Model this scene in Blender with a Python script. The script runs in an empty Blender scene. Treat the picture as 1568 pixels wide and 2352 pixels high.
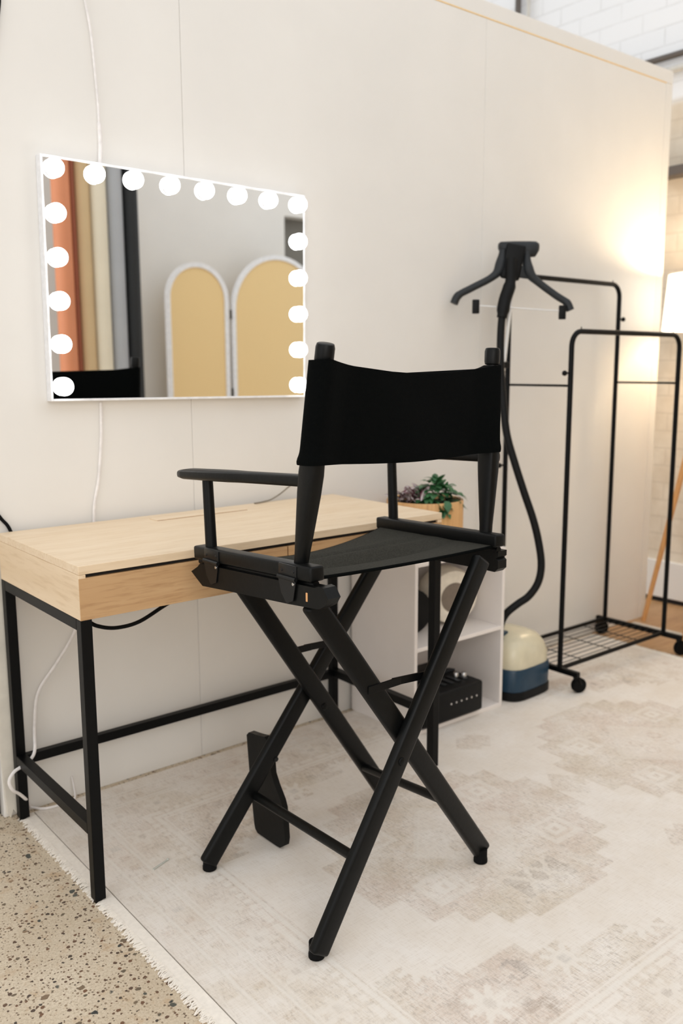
import bpy, bmesh, math, random
from mathutils import Vector, Matrix, Quaternion
random.seed(7)
sc = bpy.context.scene
col = sc.collection
V = Vector
PI = math.pi

# ------------------------------------------------------------------ materials
def srgb(*c):
    out = []
    for v in c[:3]:
        v /= 255.0
        out.append(v/12.92 if v <= .04045 else ((v+.055)/1.055)**2.4)
    return (*out, 1.0)

def new_mat(name):
    m = bpy.data.materials.new(name); m.use_nodes = True
    nt = m.node_tree
    return m, nt, nt.nodes['Principled BSDF']

def N(nt, kind, **kw):
    n = nt.nodes.new(kind)
    for k, v in kw.items():
        if k.startswith('i_'):
            n.inputs[k[2:].replace('_', ' ')].default_value = v
        else:
            setattr(n, k, v)
    return n

def mix(nt, fac, a, b):
    n = nt.nodes.new('ShaderNodeMix'); n.data_type = 'RGBA'
    for sock, v in ((n.inputs[0], fac), (n.inputs[6], a), (n.inputs[7], b)):
        if hasattr(v, 'is_linked'): nt.links.new(v, sock)
        else: sock.default_value = v
    return n.outputs[2]

def ramp(nt, src, p0, p1, v0=0.0, v1=1.0):
    n = nt.nodes.new('ShaderNodeMapRange')
    n.inputs[1].default_value = p0; n.inputs[2].default_value = p1
    n.inputs[3].default_value = v0; n.inputs[4].default_value = v1
    nt.links.new(src, n.inputs[0]); return n.outputs[0]

def math_node(nt, op, a, b=None):
    n = nt.nodes.new('ShaderNodeMath'); n.operation = op
    for i, v in enumerate((a, b)):
        if v is None: continue
        if hasattr(v, 'is_linked'): nt.links.new(v, n.inputs[i])
        else: n.inputs[i].default_value = v
    return n.outputs[0]

def coords(nt, scale=(1, 1, 1), rot=(0, 0, 0), kind='Object'):
    tc = nt.nodes.new('ShaderNodeTexCoord'); mp = nt.nodes.new('ShaderNodeMapping')
    mp.inputs['Scale'].default_value = scale; mp.inputs['Rotation'].default_value = rot
    nt.links.new(tc.outputs[kind], mp.inputs[0]); return mp.outputs[0]

def noise(nt, vec, scale, detail=4, rough=.55):
    n = nt.nodes.new('ShaderNodeTexNoise'); n.inputs['Scale'].default_value = scale
    n.inputs['Detail'].default_value = detail; n.inputs['Roughness'].default_value = rough
    nt.links.new(vec, n.inputs['Vector']); return n.outputs[0]

def bump(nt, bsdf, height, strength=.2, dist=.002):
    b = nt.nodes.new('ShaderNodeBump'); b.inputs['Strength'].default_value = strength
    b.inputs['Distance'].default_value = dist
    nt.links.new(height, b.inputs['Height']); nt.links.new(b.outputs[0], bsdf.inputs['Normal'])

def simple(name, c, rough=.5, metal=0.0, var=.08, scale=60, bmp=0.0, spec=.5):
    m, nt, b = new_mat(name)
    vec = coords(nt); n = noise(nt, vec, scale)
    base = srgb(*c)
    dark = tuple(x*(1-var) for x in base[:3]) + (1,)
    lite = tuple(min(1, x*(1+var)) for x in base[:3]) + (1,)
    nt.links.new(mix(nt, ramp(nt, n, .3, .7), dark, lite), b.inputs['Base Color'])
    b.inputs['Roughness'].default_value = rough; b.inputs['Metallic'].default_value = metal
    b.inputs['Specular IOR Level'].default_value = spec
    if bmp: bump(nt, b, n, bmp)
    return m

def wood(name, c1, c2, c3, axis='X', scale=1.0, rough=.45):
    m, nt, b = new_mat(name)
    s = {'X': (1.2, 14, 14), 'Y': (14, 1.2, 14), 'Z': (14, 14, 1.2)}[axis]
    v = coords(nt, tuple(x*scale for x in s))
    n1 = noise(nt, v, 1.6, 6, .6); n2 = noise(nt, v, 9, 3, .6)
    base = mix(nt, ramp(nt, n1, .35, .68), srgb(*c1), srgb(*c2))
    base = mix(nt, ramp(nt, n2, .50, .74, 0, .75), base, srgb(*c3))
    vk = coords(nt, tuple(x*scale for x in {'X': (3, 9, 9), 'Y': (9, 3, 9), 'Z': (9, 9, 3)}[axis]))
    vo = N(nt, 'ShaderNodeTexVoronoi'); vo.inputs['Scale'].default_value = .9
    nt.links.new(vk, vo.inputs['Vector'])
    base = mix(nt, ramp(nt, vo.outputs['Distance'], .05, .11, .6, 0), base, srgb(*[x*.6 for x in c3]))
    nt.links.new(base, b.inputs['Base Color']); b.inputs['Roughness'].default_value = rough
    bump(nt, b, n2, .08, .001)
    return m

M = {}
M['wall'] = simple('white_wall_paint', (231, 228, 223), .6, 0, .025, 3, 0)
M['post'] = simple('old_white_paint', (226, 220, 208), .6, 0, .10, 14, .2)
M['dark_gap'] = simple('dark_gap', (24, 20, 18), .9)
M['door_grey'] = simple('grey_door', (112, 108, 100), .6, 0, .2, 3)
M['black_wood'] = simple('black_stained_wood', (11, 12, 12), .40, 0, .18, 90, .12, .17)
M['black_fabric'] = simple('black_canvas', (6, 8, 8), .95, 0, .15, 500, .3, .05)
M['seat_fabric'] = simple('lit_black_canvas', (56, 55, 50), .95, 0, .25, 260, .4, .10)  # black canvas greyed: light caught by the seat top is in the colour
M['black_metal'] = simple('black_powder_coated_steel', (7, 8, 9), .40, 0, .08, 60, 0, .15)
M['hinge'] = simple('black_hinge_steel', (20, 21, 22), .32, .1, .1, 80, 0, .3)
M['steel'] = simple('bright_steel', (205, 205, 205), .25, 1.0, .05)
M['rubber'] = simple('black_rubber', (7, 7, 8), .7, 0, .05, 50, 0, .15)
M['brass'] = simple('raw_pale_wood', (214, 160, 108), .7)
M['pale_edge'] = simple('pale_raw_board_edge', (244, 212, 158), .7)
M['floorboard'] = wood('worn_brown_floorboards', (190, 152, 110), (174, 136, 96), (146, 110, 74), 'X')
M['frame'] = simple('white_mirror_frame', (238, 238, 240), .3)
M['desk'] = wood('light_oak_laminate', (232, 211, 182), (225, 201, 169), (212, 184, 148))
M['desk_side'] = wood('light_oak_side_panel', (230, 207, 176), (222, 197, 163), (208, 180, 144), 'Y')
M['drawer'] = wood('shaded_oak_drawer_front', (200, 164, 122), (186, 147, 104), (160, 120, 80))  # darker copy of the desk oak, the front's shade mixed into its colour
M['groove'] = simple('oak_edge_shadow_line', (150, 104, 62), .6)
M['white_board'] = simple('white_melamine', (236, 229, 224), .4, 0, .02, 8)
M['pot'] = wood('honey_wood_planter', (222, 176, 118), (206, 158, 104), (186, 136, 86), 'Z', .8)
M['soil'] = simple('dark_soil', (44, 34, 28), .95, 0, .4, 120, .6)
M['leaf_green'] = simple('dark_green_leaf', (46, 96, 54), .45, 0, .45, 30)
M['cable_white'] = simple('white_cable_sheath', (236, 232, 230), .45)
M['cable_grey'] = simple('grey_cable_sheath', (128, 118, 104), .5)
M['plastic_dark'] = simple('dark_grey_plastic', (40, 43, 46), .5, 0, .08, 50, 0, .3)
M['plastic_black'] = simple('black_plastic', (10, 11, 12), .5, 0, .05, 60, 0, .2)
M['plastic_blue'] = simple('dark_blue_plastic', (20, 54, 76), .35)
M['tank'] = simple('cloudy_water_tank', (214, 206, 180), .25, 0, .06, 20)
M['grey_face'] = simple('grey_mesh_disc', (128, 116, 104), .8)
M['white_plastic'] = simple('white_plastic', (238, 230, 214), .45)
M['tripod'] = wood('pale_tripod_wood', (226, 172, 112), (214, 156, 96), (194, 136, 80), 'Z')
M['fringe'] = simple('cream_cotton_fringe', (238, 231, 221), .95, 0, .05, 120, .3)
M['clear'] = simple('pale_clear_plastic', (196, 198, 190), .2)
M['conduit'] = simple('painted_conduit', (206, 202, 194), .5)
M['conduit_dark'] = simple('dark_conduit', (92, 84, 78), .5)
M['pole'] = simple('pale_polished_pole', (225, 224, 222), .3, .35, .03)
M['rattan'] = None

def brick_mat():
    m, nt, b = new_mat('painted_brick')
    v = coords(nt, (1, 1, 1), (0, 0, 0))
    # wall lies in the y-z plane: feed (y, z) to the brick texture
    sx = N(nt, 'ShaderNodeSeparateXYZ'); cx = N(nt, 'ShaderNodeCombineXYZ')
    nt.links.new(v, sx.inputs[0]); nt.links.new(sx.outputs[1], cx.inputs[0]); nt.links.new(sx.outputs[2], cx.inputs[1])
    br = N(nt, 'ShaderNodeTexBrick')
    br.inputs['Scale'].default_value = 1.0; br.inputs['Brick Width'].default_value = .24
    br.inputs['Row Height'].default_value = .085; br.inputs['Mortar Size'].default_value = .006
    br.inputs['Mortar Smooth'].default_value = .6
    nt.links.new(cx.outputs[0], br.inputs['Vector'])
    n = noise(nt, v, 9, 5, .65)
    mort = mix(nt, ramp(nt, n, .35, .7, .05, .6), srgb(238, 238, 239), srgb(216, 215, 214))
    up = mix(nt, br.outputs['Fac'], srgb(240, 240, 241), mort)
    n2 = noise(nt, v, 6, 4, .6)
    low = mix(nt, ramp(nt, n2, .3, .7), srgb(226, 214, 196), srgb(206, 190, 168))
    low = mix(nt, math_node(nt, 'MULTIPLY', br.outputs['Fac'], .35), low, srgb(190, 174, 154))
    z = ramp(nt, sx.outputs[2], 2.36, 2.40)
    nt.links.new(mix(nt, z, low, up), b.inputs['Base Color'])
    b.inputs['Roughness'].default_value = .75
    h = math_node(nt, 'SUBTRACT', n, br.outputs['Fac'])
    bump(nt, b, h, .25, .004)
    return m
M['brick'] = brick_mat()

def concrete_mat():
    m, nt, b = new_mat('exposed_aggregate_concrete')
    v = coords(nt)
    base = mix(nt, ramp(nt, noise(nt, v, 5, 5, .6), .35, .68), srgb(206, 191, 168), srgb(221, 208, 187))
    base = mix(nt, ramp(nt, noise(nt, v, 190, 4, .8), .44, .64, 0, .62), base, srgb(170, 150, 122))
    base = mix(nt, ramp(nt, noise(nt, v, 330, 2, .8), .60, .72, 0, .6), base, srgb(128, 112, 94))
    base = mix(nt, ramp(nt, noise(nt, v, 22, 3, .6), .56, .74, 0, .6), base, srgb(184, 150, 112))
    def pebbles(src, scale, size, thr, c1, c2, stretch=(1, 1, 1)):
        vv = coords(nt, stretch)
        wn = noise(nt, vv, scale*1.6, 2)
        add = N(nt, 'ShaderNodeVectorMath', operation='ADD')
        sc_ = N(nt, 'ShaderNodeVectorMath', operation='SCALE'); sc_.inputs['Scale'].default_value = .5/scale
        cmb = N(nt, 'ShaderNodeCombineXYZ')
        nt.links.new(wn, cmb.inputs[0]); nt.links.new(wn, cmb.inputs[1])
        nt.links.new(cmb.outputs[0], sc_.inputs[0])
        nt.links.new(vv, add.inputs[0]); nt.links.new(sc_.outputs[0], add.inputs[1])
        vo = N(nt, 'ShaderNodeTexVoronoi'); vo.inputs['Scale'].default_value = scale
        nt.links.new(add.outputs[0], vo.inputs['Vector'])
        sp = N(nt, 'ShaderNodeSeparateColor'); nt.links.new(vo.outputs['Color'], sp.inputs[0])
        on = ramp(nt, sp.outputs[0], thr, 1.0, 0, size)           # radius per stone, zero for most cells
        msk = ramp(nt, math_node(nt, 'SUBTRACT', on, vo.outputs['Distance']), 0, .05)
        c = mix(nt, sp.outputs[1], srgb(*c1), srgb(*c2))
        return mix(nt, msk, src, c)
    base = pebbles(base, 170, .5, .35, (116, 100, 84), (160, 140, 116))
    base = pebbles(base, 115, .55, .62, (70, 64, 58), (120, 88, 66))
    base = pebbles(base, 48, .42, .72, (96, 88, 74), (150, 124, 98), (1, 1.25, 1))
    base = pebbles(base, 34, .42, .80, (44, 50, 50), (92, 92, 84), (1.2, 1, 1))
    nt.links.new(base, b.inputs['Base Color']); b.inputs['Roughness'].default_value = .55
    bump(nt, b, noise(nt, v, 200, 2), .08, .001)
    return m
M['concrete'] = concrete_mat()

def rug_mat():
    m, nt, b = new_mat('faded_printed_rug')
    at = N(nt, 'ShaderNodeVertexColor'); at.layer_name = 'pattern'
    sp = N(nt, 'ShaderNodeSeparateColor'); nt.links.new(at.outputs[0], sp.inputs[0])
    v = coords(nt)
    vs = coords(nt, (6, 70, 1)); vt = coords(nt, (70, 6, 1))
    streak = math_node(nt, 'MULTIPLY', math_node(nt, 'ADD', noise(nt, vs, 4, 4, .7), noise(nt, vt, 4, 4, .7)), .5)
    fine = noise(nt, v, 230, 3, .7)
    blot = noise(nt, v, 7, 5, .6)
    base = mix(nt, ramp(nt, blot, .35, .65), srgb(236, 230, 223), srgb(230, 222, 212))
    base = mix(nt, ramp(nt, streak, .50, .62, 0, .35), base, srgb(202, 190, 176))
    wear = ramp(nt, math_node(nt, 'ADD', math_node(nt, 'MULTIPLY', streak, .6), math_node(nt, 'MULTIPLY', blot, .4)), .40, .56, .08, 1)
    wear = math_node(nt, 'MULTIPLY', wear, ramp(nt, fine, .3, .6, .55, 1))
    tan = mix(nt, ramp(nt, noise(nt, v, 3.3, 3), .4, .6), srgb(198, 174, 158), srgb(196, 179, 155))
    base = mix(nt, math_node(nt, 'MULTIPLY', math_node(nt, 'MULTIPLY', sp.outputs[0], wear), .66), base, tan)
    vf = coords(nt, (95, 34, 1)); fl = noise(nt, vf, 1.6, 4, .75)
    fl = math_node(nt, 'MULTIPLY', ramp(nt, fl, .50, .66), ramp(nt, sp.outputs[0], .05, .6, .06, 1))
    base = mix(nt, math_node(nt, 'MULTIPLY', fl, .38), base, srgb(150, 138, 128))
    dk = mix(nt, ramp(nt, noise(nt, v, 5, 2), .45, .55), srgb(140, 134, 132), srgb(150, 132, 118))
    base = mix(nt, math_node(nt, 'MULTIPLY', math_node(nt, 'MULTIPLY', sp.outputs[1], wear), .7), base, dk)
    base = mix(nt, math_node(nt, 'MULTIPLY', sp.outputs[2], .45), base, srgb(230, 225, 217))
    nt.links.new(base, b.inputs['Base Color']); b.inputs['Roughness'].default_value = .95
    b.inputs['Specular IOR Level'].default_value = .1
    bump(nt, b, fine, .25, .0015)
    return m
M['rug'] = rug_mat()

def rattan_mat():
    m, nt, b = new_mat('woven_rattan')
    v = coords(nt)
    w1 = N(nt, 'ShaderNodeTexWave', bands_direction='X'); w1.inputs['Scale'].default_value = 45
    w2 = N(nt, 'ShaderNodeTexWave', bands_direction='Z'); w2.inputs['Scale'].default_value = 45
    nt.links.new(v, w1.inputs[0]); nt.links.new(v, w2.inputs[0])
    w = math_node(nt, 'MULTIPLY', w1.outputs['Fac'], w2.outputs['Fac'])
    base = mix(nt, w, srgb(244, 214, 158), srgb(232, 199, 140))
    nt.links.new(base, b.inputs['Base Color']); b.inputs['Roughness'].default_value = .7
    return m
M['rattan'] = rattan_mat()

def mirror_mat():
    m, nt, b = new_mat('mirror_glass')
    b.inputs['Base Color'].default_value = (.93, .94, .94, 1); b.inputs['Metallic'].default_value = 1
    b.inputs['Roughness'].default_value = .0
    return m
M['mirror'] = mirror_mat()

def emit_mat(name, c, strength):
    m, nt, b = new_mat(name)
    b.inputs['Base Color'].default_value = srgb(250, 248, 244)
    b.inputs['Emission Color'].default_value = c; b.inputs['Emission Strength'].default_value = strength
    b.inputs['Roughness'].default_value = .4
    return m
M['bulb'] = emit_mat('lit_frosted_bulb', (1, 1, 1, 1), 4.6)
M['shade'] = emit_mat('lit_lamp_shade', (1, .88, .70, 1), 1.1)
M['lamp_bulb'] = emit_mat('warm_lamp_bulb', (1, .76, .45, 1), 20)

def stripe_leaf():
    m, nt, b = new_mat('purple_striped_leaf')
    at = N(nt, 'ShaderNodeVertexColor'); at.layer_name = 'stripe'
    n = noise(nt, coords(nt), 60, 3)
    fac = math_node(nt, 'MULTIPLY', ramp(nt, at.outputs[0], .3, .7), ramp(nt, n, .3, .55, .55, 1))
    nt.links.new(mix(nt, fac, srgb(92, 24, 48), srgb(216, 210, 206)), b.inputs['Base Color'])
    b.inputs['Roughness'].default_value = .4
    return m
M['leaf_purple'] = stripe_leaf()

# ------------------------------------------------------------------ mesh helpers
def link(name, bm, mat, parent=None, smooth=False, auto=None):
    bmesh.ops.recalc_face_normals(bm, faces=bm.faces[:])
    me = bpy.data.meshes.new(name)
    bm.to_mesh(me); bm.free()
    me.materials.append(M[mat])
    if smooth:
        me.polygons.foreach_set('use_smooth', [True]*len(me.polygons))
        me.set_sharp_from_angle(angle=math.radians(auto or 40))
    o = bpy.data.objects.new(name, me); col.objects.link(o)
    if parent: o.parent = parent
    return o

def empty(name, label, cat, loc=(0, 0, 0), rz=0.0, group=None):
    o = bpy.data.objects.new(name, None); col.objects.link(o)
    o.location = loc; o.rotation_euler = (0, 0, rz); o.empty_display_size = .1
    o['label'] = label; o['category'] = cat
    if group: o['group'] = group
    return o

def tag(o, label, cat, group=None):
    o['label'] = label; o['category'] = cat
    if group: o['group'] = group
    return o

def struct(name, bm, mat, **k):
    o = link(name, bm, mat, **k); o['kind'] = 'structure'; return o

def box(bm, lo, hi, bev=0.0, mtx=None, seg=2):
    t = bmesh.new()
    vs = [t.verts.new((x, y, z)) for z in (lo[2], hi[2]) for y in (lo[1], hi[1]) for x in (lo[0], hi[0])]
    for f in ((0, 1, 3, 2), (4, 6, 7, 5), (0, 4, 5, 1), (1, 5, 7, 3), (3, 7, 6, 2), (2, 6, 4, 0)):
        t.faces.new([vs[i] for i in f])
    if bev: bmesh.ops.bevel(t, geom=t.edges[:], offset=bev, segments=seg, affect='EDGES', profile=.5)
    merge(bm, t, mtx)
    return bm

def merge(bm, t, mtx=None):
    if mtx is not None: t.transform(mtx)
    me = bpy.data.meshes.new('t'); t.to_mesh(me); t.free()
    bm.from_mesh(me); bpy.data.meshes.remove(me)

def axes(p0, p1, side):
    z = (V(p1)-V(p0)); L = z.length; z.normalize()
    x = V(side); x = (x - z*x.dot(z)).normalized(); y = z.cross(x)
    m = Matrix((x, y, z)).transposed().to_4x4(); m.translation = V(p0)
    return m, L

def bar(bm, p0, p1, w, t, side=(1, 0, 0), bev=.003, seg=2, ext=0.0):
    """rectangular bar from p0 to p1; w across 'side', t across the other way"""
    m, L = axes(p0, p1, side)
    box(bm, (-w/2, -t/2, -ext), (w/2, t/2, L+ext), bev, m, seg)
    return bm

def loft(bm, rings, cap=True):
    rv = [[bm.verts.new(p) for p in r] for r in rings]
    n = len(rings[0])
    for a, b in zip(rv, rv[1:]):
        for i in range(n): bm.faces.new((a[i], a[(i+1) % n], b[(i+1) % n], b[i]))
    if cap:
        bm.faces.new(rv[0][::-1]); bm.faces.new(rv[-1])
    return bm

def ring(c, x, y, rx, ry, n, pw=2.0):
    out = []
    for i in range(n):
        a = 2*PI*i/n; ca, sa = math.cos(a), math.sin(a)
        cx = math.copysign(abs(ca)**(2/pw), ca); sy = math.copysign(abs(sa)**(2/pw), sa)
        out.append(V(c)+x*(rx*cx)+y*(ry*sy))
    return out

def smooth_path(pts, sub=6):
    P = [V(p) for p in pts]
    if len(P) < 3: return P
    Q = [P[0]*2-P[1]] + P + [P[-1]*2-P[-2]]
    out = []
    for i in range(1, len(Q)-2):
        for k in range(sub):
            t = k/sub; a, b, c, d = Q[i-1:i+3]
            out.append(.5*((2*b)+(c-a)*t+(2*a-5*b+4*c-d)*t*t+(3*b-a-3*c+d)*t**3))
    out.append(P[-1]); return out

def tube(bm, pts, r, n=10, sub=6, sm=True, flat=None):
    P = smooth_path(pts, sub) if sm else [V(p) for p in pts]
    rr = r if callable(r) else (lambda t: r)
    d = (P[1]-P[0]).normalized()
    x = d.orthogonal().normalized() if flat is None else V(flat[0]); 
    rings = []
    for i, p in enumerate(P):
        t = (P[min(i+1, len(P)-1)]-P[max(i-1, 0)]).normalized()
        x = (x-t*x.dot(t)).normalized(); y = t.cross(x)
        q = rr(i/(len(P)-1))
        rings.append(ring(p, x, y, q*(1 if flat is None else flat[1]), q, n))
    return loft(bm, rings)

def rod(bm, p0, p1, r, n=14, r1=None):
    m, L = axes(p0, p1, (1, 0, .013) if abs((V(p1)-V(p0)).normalized().x) < .9 else (0, 1, 0))
    x, y = m.col[0].xyz, m.col[1].xyz
    return loft(bm, [ring(p0, x, y, r, r, n), ring(p1, x, y, r1 or r, r1 or r, n)])

def lathe(bm, prof, c=(0, 0, 0), n=24, axis=(0, 0, 1)):
    z = V(axis).normalized(); x = z.orthogonal().normalized(); y = z.cross(x)
    return loft(bm, [ring(V(c)+z*h, x, y, max(r, 1e-4), max(r, 1e-4), n) for r, h in prof])

def prism(bm, pts, origin, ux, uy, th, bev=0.0):
    """flat outline in the ux/uy plane, extruded th along ux x uy, centred"""
    ux, uy = V(ux).normalized(), V(uy).normalized(); nz = ux.cross(uy).normalized()
    t = bmesh.new(); o = V(origin)
    a = [t.verts.new(o+ux*p[0]+uy*p[1]-nz*th/2) for p in pts]
    b = [t.verts.new(o+ux*p[0]+uy*p[1]+nz*th/2) for p in pts]
    t.faces.new(a[::-1]); t.faces.new(b); k = len(pts)
    for i in range(k): t.faces.new((a[i], a[(i+1) % k], b[(i+1) % k], b[i]))
    if bev:
        es = [e for e in t.edges if len(e.link_faces) == 2 and e.calc_face_angle(0) > .7]
        bmesh.ops.bevel(t, geom=es, offset=bev, segments=2, affect='EDGES', profile=.5)
    merge(bm, t); return bm

def sphere(bm, c, r, u=16, v=10):
    bmesh.ops.create_uvsphere(bm, u_segments=u, v_segments=v, radius=r, matrix=Matrix.Translation(c)); return bm

B = bmesh.new

# ------------------------------------------------------------------ the setting
struct('floor', box(B(), (-3, -4.2, -.06), (6, 4.2, 0)), 'concrete')
# partition wall: boards with hairline joints, a cap strip line and an end strip line
WX, WZ = 3.876, 2.408
bm = B()
for x0, x1 in ((.893, 1.4855), (1.4865, 2.6895), (2.6905, 3.826)):
    box(bm, (x0, 0, .0), (x1, .1, 2.352), .0012, None, 1)
box(bm, (.893, 0, 2.3555), (WX, .1, WZ), .0012, None, 1)
box(bm, (3.828, 0, 0), (WX, .1, 2.3545), .0012, None, 1)
box(bm, (.90, .004, 0.002), (WX-.003, .098, WZ-.003))
struct('wall_back', bm, 'wall')
bm = B(); box(bm, (.893, -.0012, 2.352), (3.826, .02, 2.3555)); 
struct('trim_1', bm, 'pale_edge')
bm = B(); box(bm, (-2.6, .012, 0), (.872, .1, WZ), .002)
struct('wall_left', bm, 'wall')
bm = B(); box(bm, (.868, .03, 0), (.897, .09, 2.3)); struct('trim_2', bm, 'dark_gap')
# battered white post at the partition's left end
bm = B()
prism(bm, [(.899, .012), (.906, .0), (.913, .022), (.92, .010), (.936, .006), (.936, .742), (.890, .742), (.886, .3)], (0, -.006, 0), (1, 0, 0), (0, 0, 1), .011, .0015)
struct('trim_3', bm, 'post')
# far brick wall and its skirting, conduits
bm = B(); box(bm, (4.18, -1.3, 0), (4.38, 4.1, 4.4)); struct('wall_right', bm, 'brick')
bm = B(); box(bm, (4.155, -1.3, .025), (4.18, 4.1, .21), .004); struct('baseboard_right', bm, 'wall')
bm = B(); box(bm, (4.165, -1.3, 0), (4.18, 4.1, .025)); struct('baseboard_shade', bm, 'dark_gap')  # dark strip painting the shadow at the baseboard's foot
bm = B(); box(bm, (4.10, -1.3, 2.03), (4.18, 4.1, 2.075), .006); struct('shadow_band', bm, 'conduit_dark')  # dark bar standing in for a band of shadow across the brick
# wall behind the camera side, seen in the mirror
bm = B(); box(bm, (-3, -3.3, 0), (4.00, -3.1, 3.2)); box(bm, (4.0, -3.3, 2.22), (6, -3.1, 3.2)); struct('wall_front', bm, 'wall')
bm = B(); box(bm, (4.0, -3.3, 0), (6, -3.2, 2.22)); struct('door_1', bm, 'door_grey')
bm = B(); box(bm, (3.445, -1.6, 0), (4.18, 4.0, .0012)); struct('floor', bm, 'floorboard')
# floor strip past the rug
bm = B(); box(bm, (3.715, -1.2, 0), (3.745, -.03, .004), .001); struct('trim_6', bm, 'conduit')

def conduit(name, pts, r, label, mat='conduit'):
    tag(link(name, tube(B(), pts, r, 10, 1, False), mat, None, True), label, 'pipe', 'pipes on the brick wall')
conduit('conduit_pipe', [(4.155, -1.2, 2.575), (4.155, 4, 2.575)], .014, 'upper thin level pipe along the white brick wall', 'conduit_dark')
conduit('conduit_pipe', [(4.15, -1.2, 2.512), (4.15, 4, 2.512)], .016, 'pale lower level pipe along the white brick wall')
conduit('conduit_pipe', [(4.15, 1.10, 2.3), (4.15, 1.10, 4.4)], .016, 'darker upright pipe on the white brick wall, left one of two', 'conduit_dark')
conduit('conduit_pipe', [(4.15, 1.03, 2.3), (4.15, 1.03, 4.4)], .010, 'thin pale upright pipe on the white brick wall, right one of two')

# ------------------------------------------------------------------ rug
RX0, RX1, RY0, RY1, RZ = .962, 3.40, -1.625, -.028, .006
def pattern(x, y):
    """(tan, dark, white) amounts of the faded print at a point of the rug"""
    h = lambda a, b: (math.sin(a*127.1+b*311.7)*43758.5453) % 1.0
    tan = dark = white = 0.0
    dx = min(x-RX0, RX1-x); dy = min(y-RY0, RY1-y)
    d = min(dx, dy); along = y if dx < dy else x
    if d < .255:                                     # border bands
        if d < .012: tan = .25
        for e in (.045, .058, .105, .118, .205, .225, .245):
            if abs(d-e) < .0035: tan = max(tan, .55)
        for e in (.051, .112, .215, .235):
            if abs(d-e) < .005: white = max(white, .8)
        if .012 < d < .045:
            k = math.floor(along/.03); tan = max(tan, .5*h(k, 1))
        if .062 < d < .102:                          # small blocks
            k = math.floor(along/.052); f = along/.052-k
            if .3 < f < .7 and .07 < d < .095:
                if h(k, 5) > .6: dark = .55*h(k, 2)
                else: tan = .8
            else: tan = max(tan, .28)
        if .122 < d < .202:                          # flower band
            k = math.floor(along/.13); f = along/.13-k-.5
            r = math.hypot(f*.13, d-.162); a = math.atan2(d-.162, f*.13)
            tan = max(tan, .42)
            pet = .030*(1+.35*math.cos(6*a))
            if r < pet: tan = .12; white = .35
            if r < .011: dark = .5*h(k, 3)+.15
            if abs(abs(f)-.5) < .05 and abs(d-.162) < .02: dark = .45*h(k, 9)
        if .205 < d < .225:
            k = math.floor(along/.028)
            if (along/.028-k) > .5 and h(k, 4) > .35: tan = max(tan, .6)
        return tan, dark, white
    cx, cy = (RX0+RX1)/2, (RY0+RY1)/2
    fx, fy = RX0+.255, RY0+.255                       # field corner
    ax, ay = (RX1-RX0)/2-.255, (RY1-RY0)/2-.255
    u, v = abs(x-cx), abs(y-cy)
    # stepped corner spandrels
    st = .075
    su = math.floor((ax-u)/st)*st; sv = math.floor((ay-v)/(st*.62))*st*.62
    if su*.42+sv < .245:
        tan = .78
        for k, (sx, sy) in enumerate(((.13, .10), (.34, .09), (.10, .26), (.55, .06))):
            px, py = ax-u-sx, ay-v-sy
            r = math.hypot(px, py); a = math.atan2(py, px)
            if r < .052*(.72+.28*math.cos(8*a)): tan = .1; white = .7
            if r < .013: dark = .6
            if .058 < r < .066 and k == 0: dark = .35
        if math.hypot(ax-u-.24, ay-v-.13) < .030 and h(math.floor(x/.018), math.floor(y/.018)) > .4: dark = .6
        if math.hypot(ax-u-.20, ay-v-.035) < .035 and h(math.floor(x/.02), math.floor(y/.02)) > .5: dark = .7
        g = (math.floor(x/.032), math.floor(y/.032))
        if h(*g) > .86: white = max(white, .6)
        if h(g[1], g[0]) > .94: dark = max(dark, .4)
        return tan, dark, white
    # two stepped medallions and a small diamond between
    for mx, s in ((cx-.43, 1.0), (cx+.43, 1.0)):
        p, q = abs(x-mx), abs(y-cy)
        pp = math.floor(p/.062)*.062; qq = math.floor(q/.052)*.052
        if pp*.92+qq*1.0 < .385 and p < .37 and q < .335:
            tan = .80
            r = math.hypot(p-.20, q-.13)
            if max(abs(p-.20), abs(q-.13)*1.1) < .055: tan = .35; white = .55
            if max(abs(p-.20), abs(q-.13)*1.1) < .038: tan = .6; white = 0
            if max(abs(p-.20), abs(q-.13)*1.1) < .024: white = .8; tan = .1
            if max(abs(p-.20), abs(q-.13)) < .008: tan = .8; white = 0
            if p+q < .16: tan = .38; white = .25
            if abs(p+q-.165) < .007: white = .85
            if math.hypot(p-.05, q-.03) < .024: tan = .75; white = 0
            if math.hypot(p-.05, q-.03) < .015: tan = .4; white = .2
            if y < cy and abs(p-.03) < .055 and .20 < q < .285:
                dark = .48
                if abs((p-.03)-(q-.24)*.7) < .008 or abs((p-.03)+(q-.24)*.7) < .008: white = .8; dark = 0
            g = (math.floor(x/.024), math.floor(y/.024))
            if h(*g) > .88: white = max(white, .45)
            return tan, dark, white
    if abs(x-cx)*1.1+abs(y-cy) < .075: tan = .55
    for sx in (-1, 1):
        if abs(abs(x-cx)-.02)+abs(abs(y-cy)-.36) < .055: tan = .6
    return tan*.9+.05, dark, white

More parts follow.
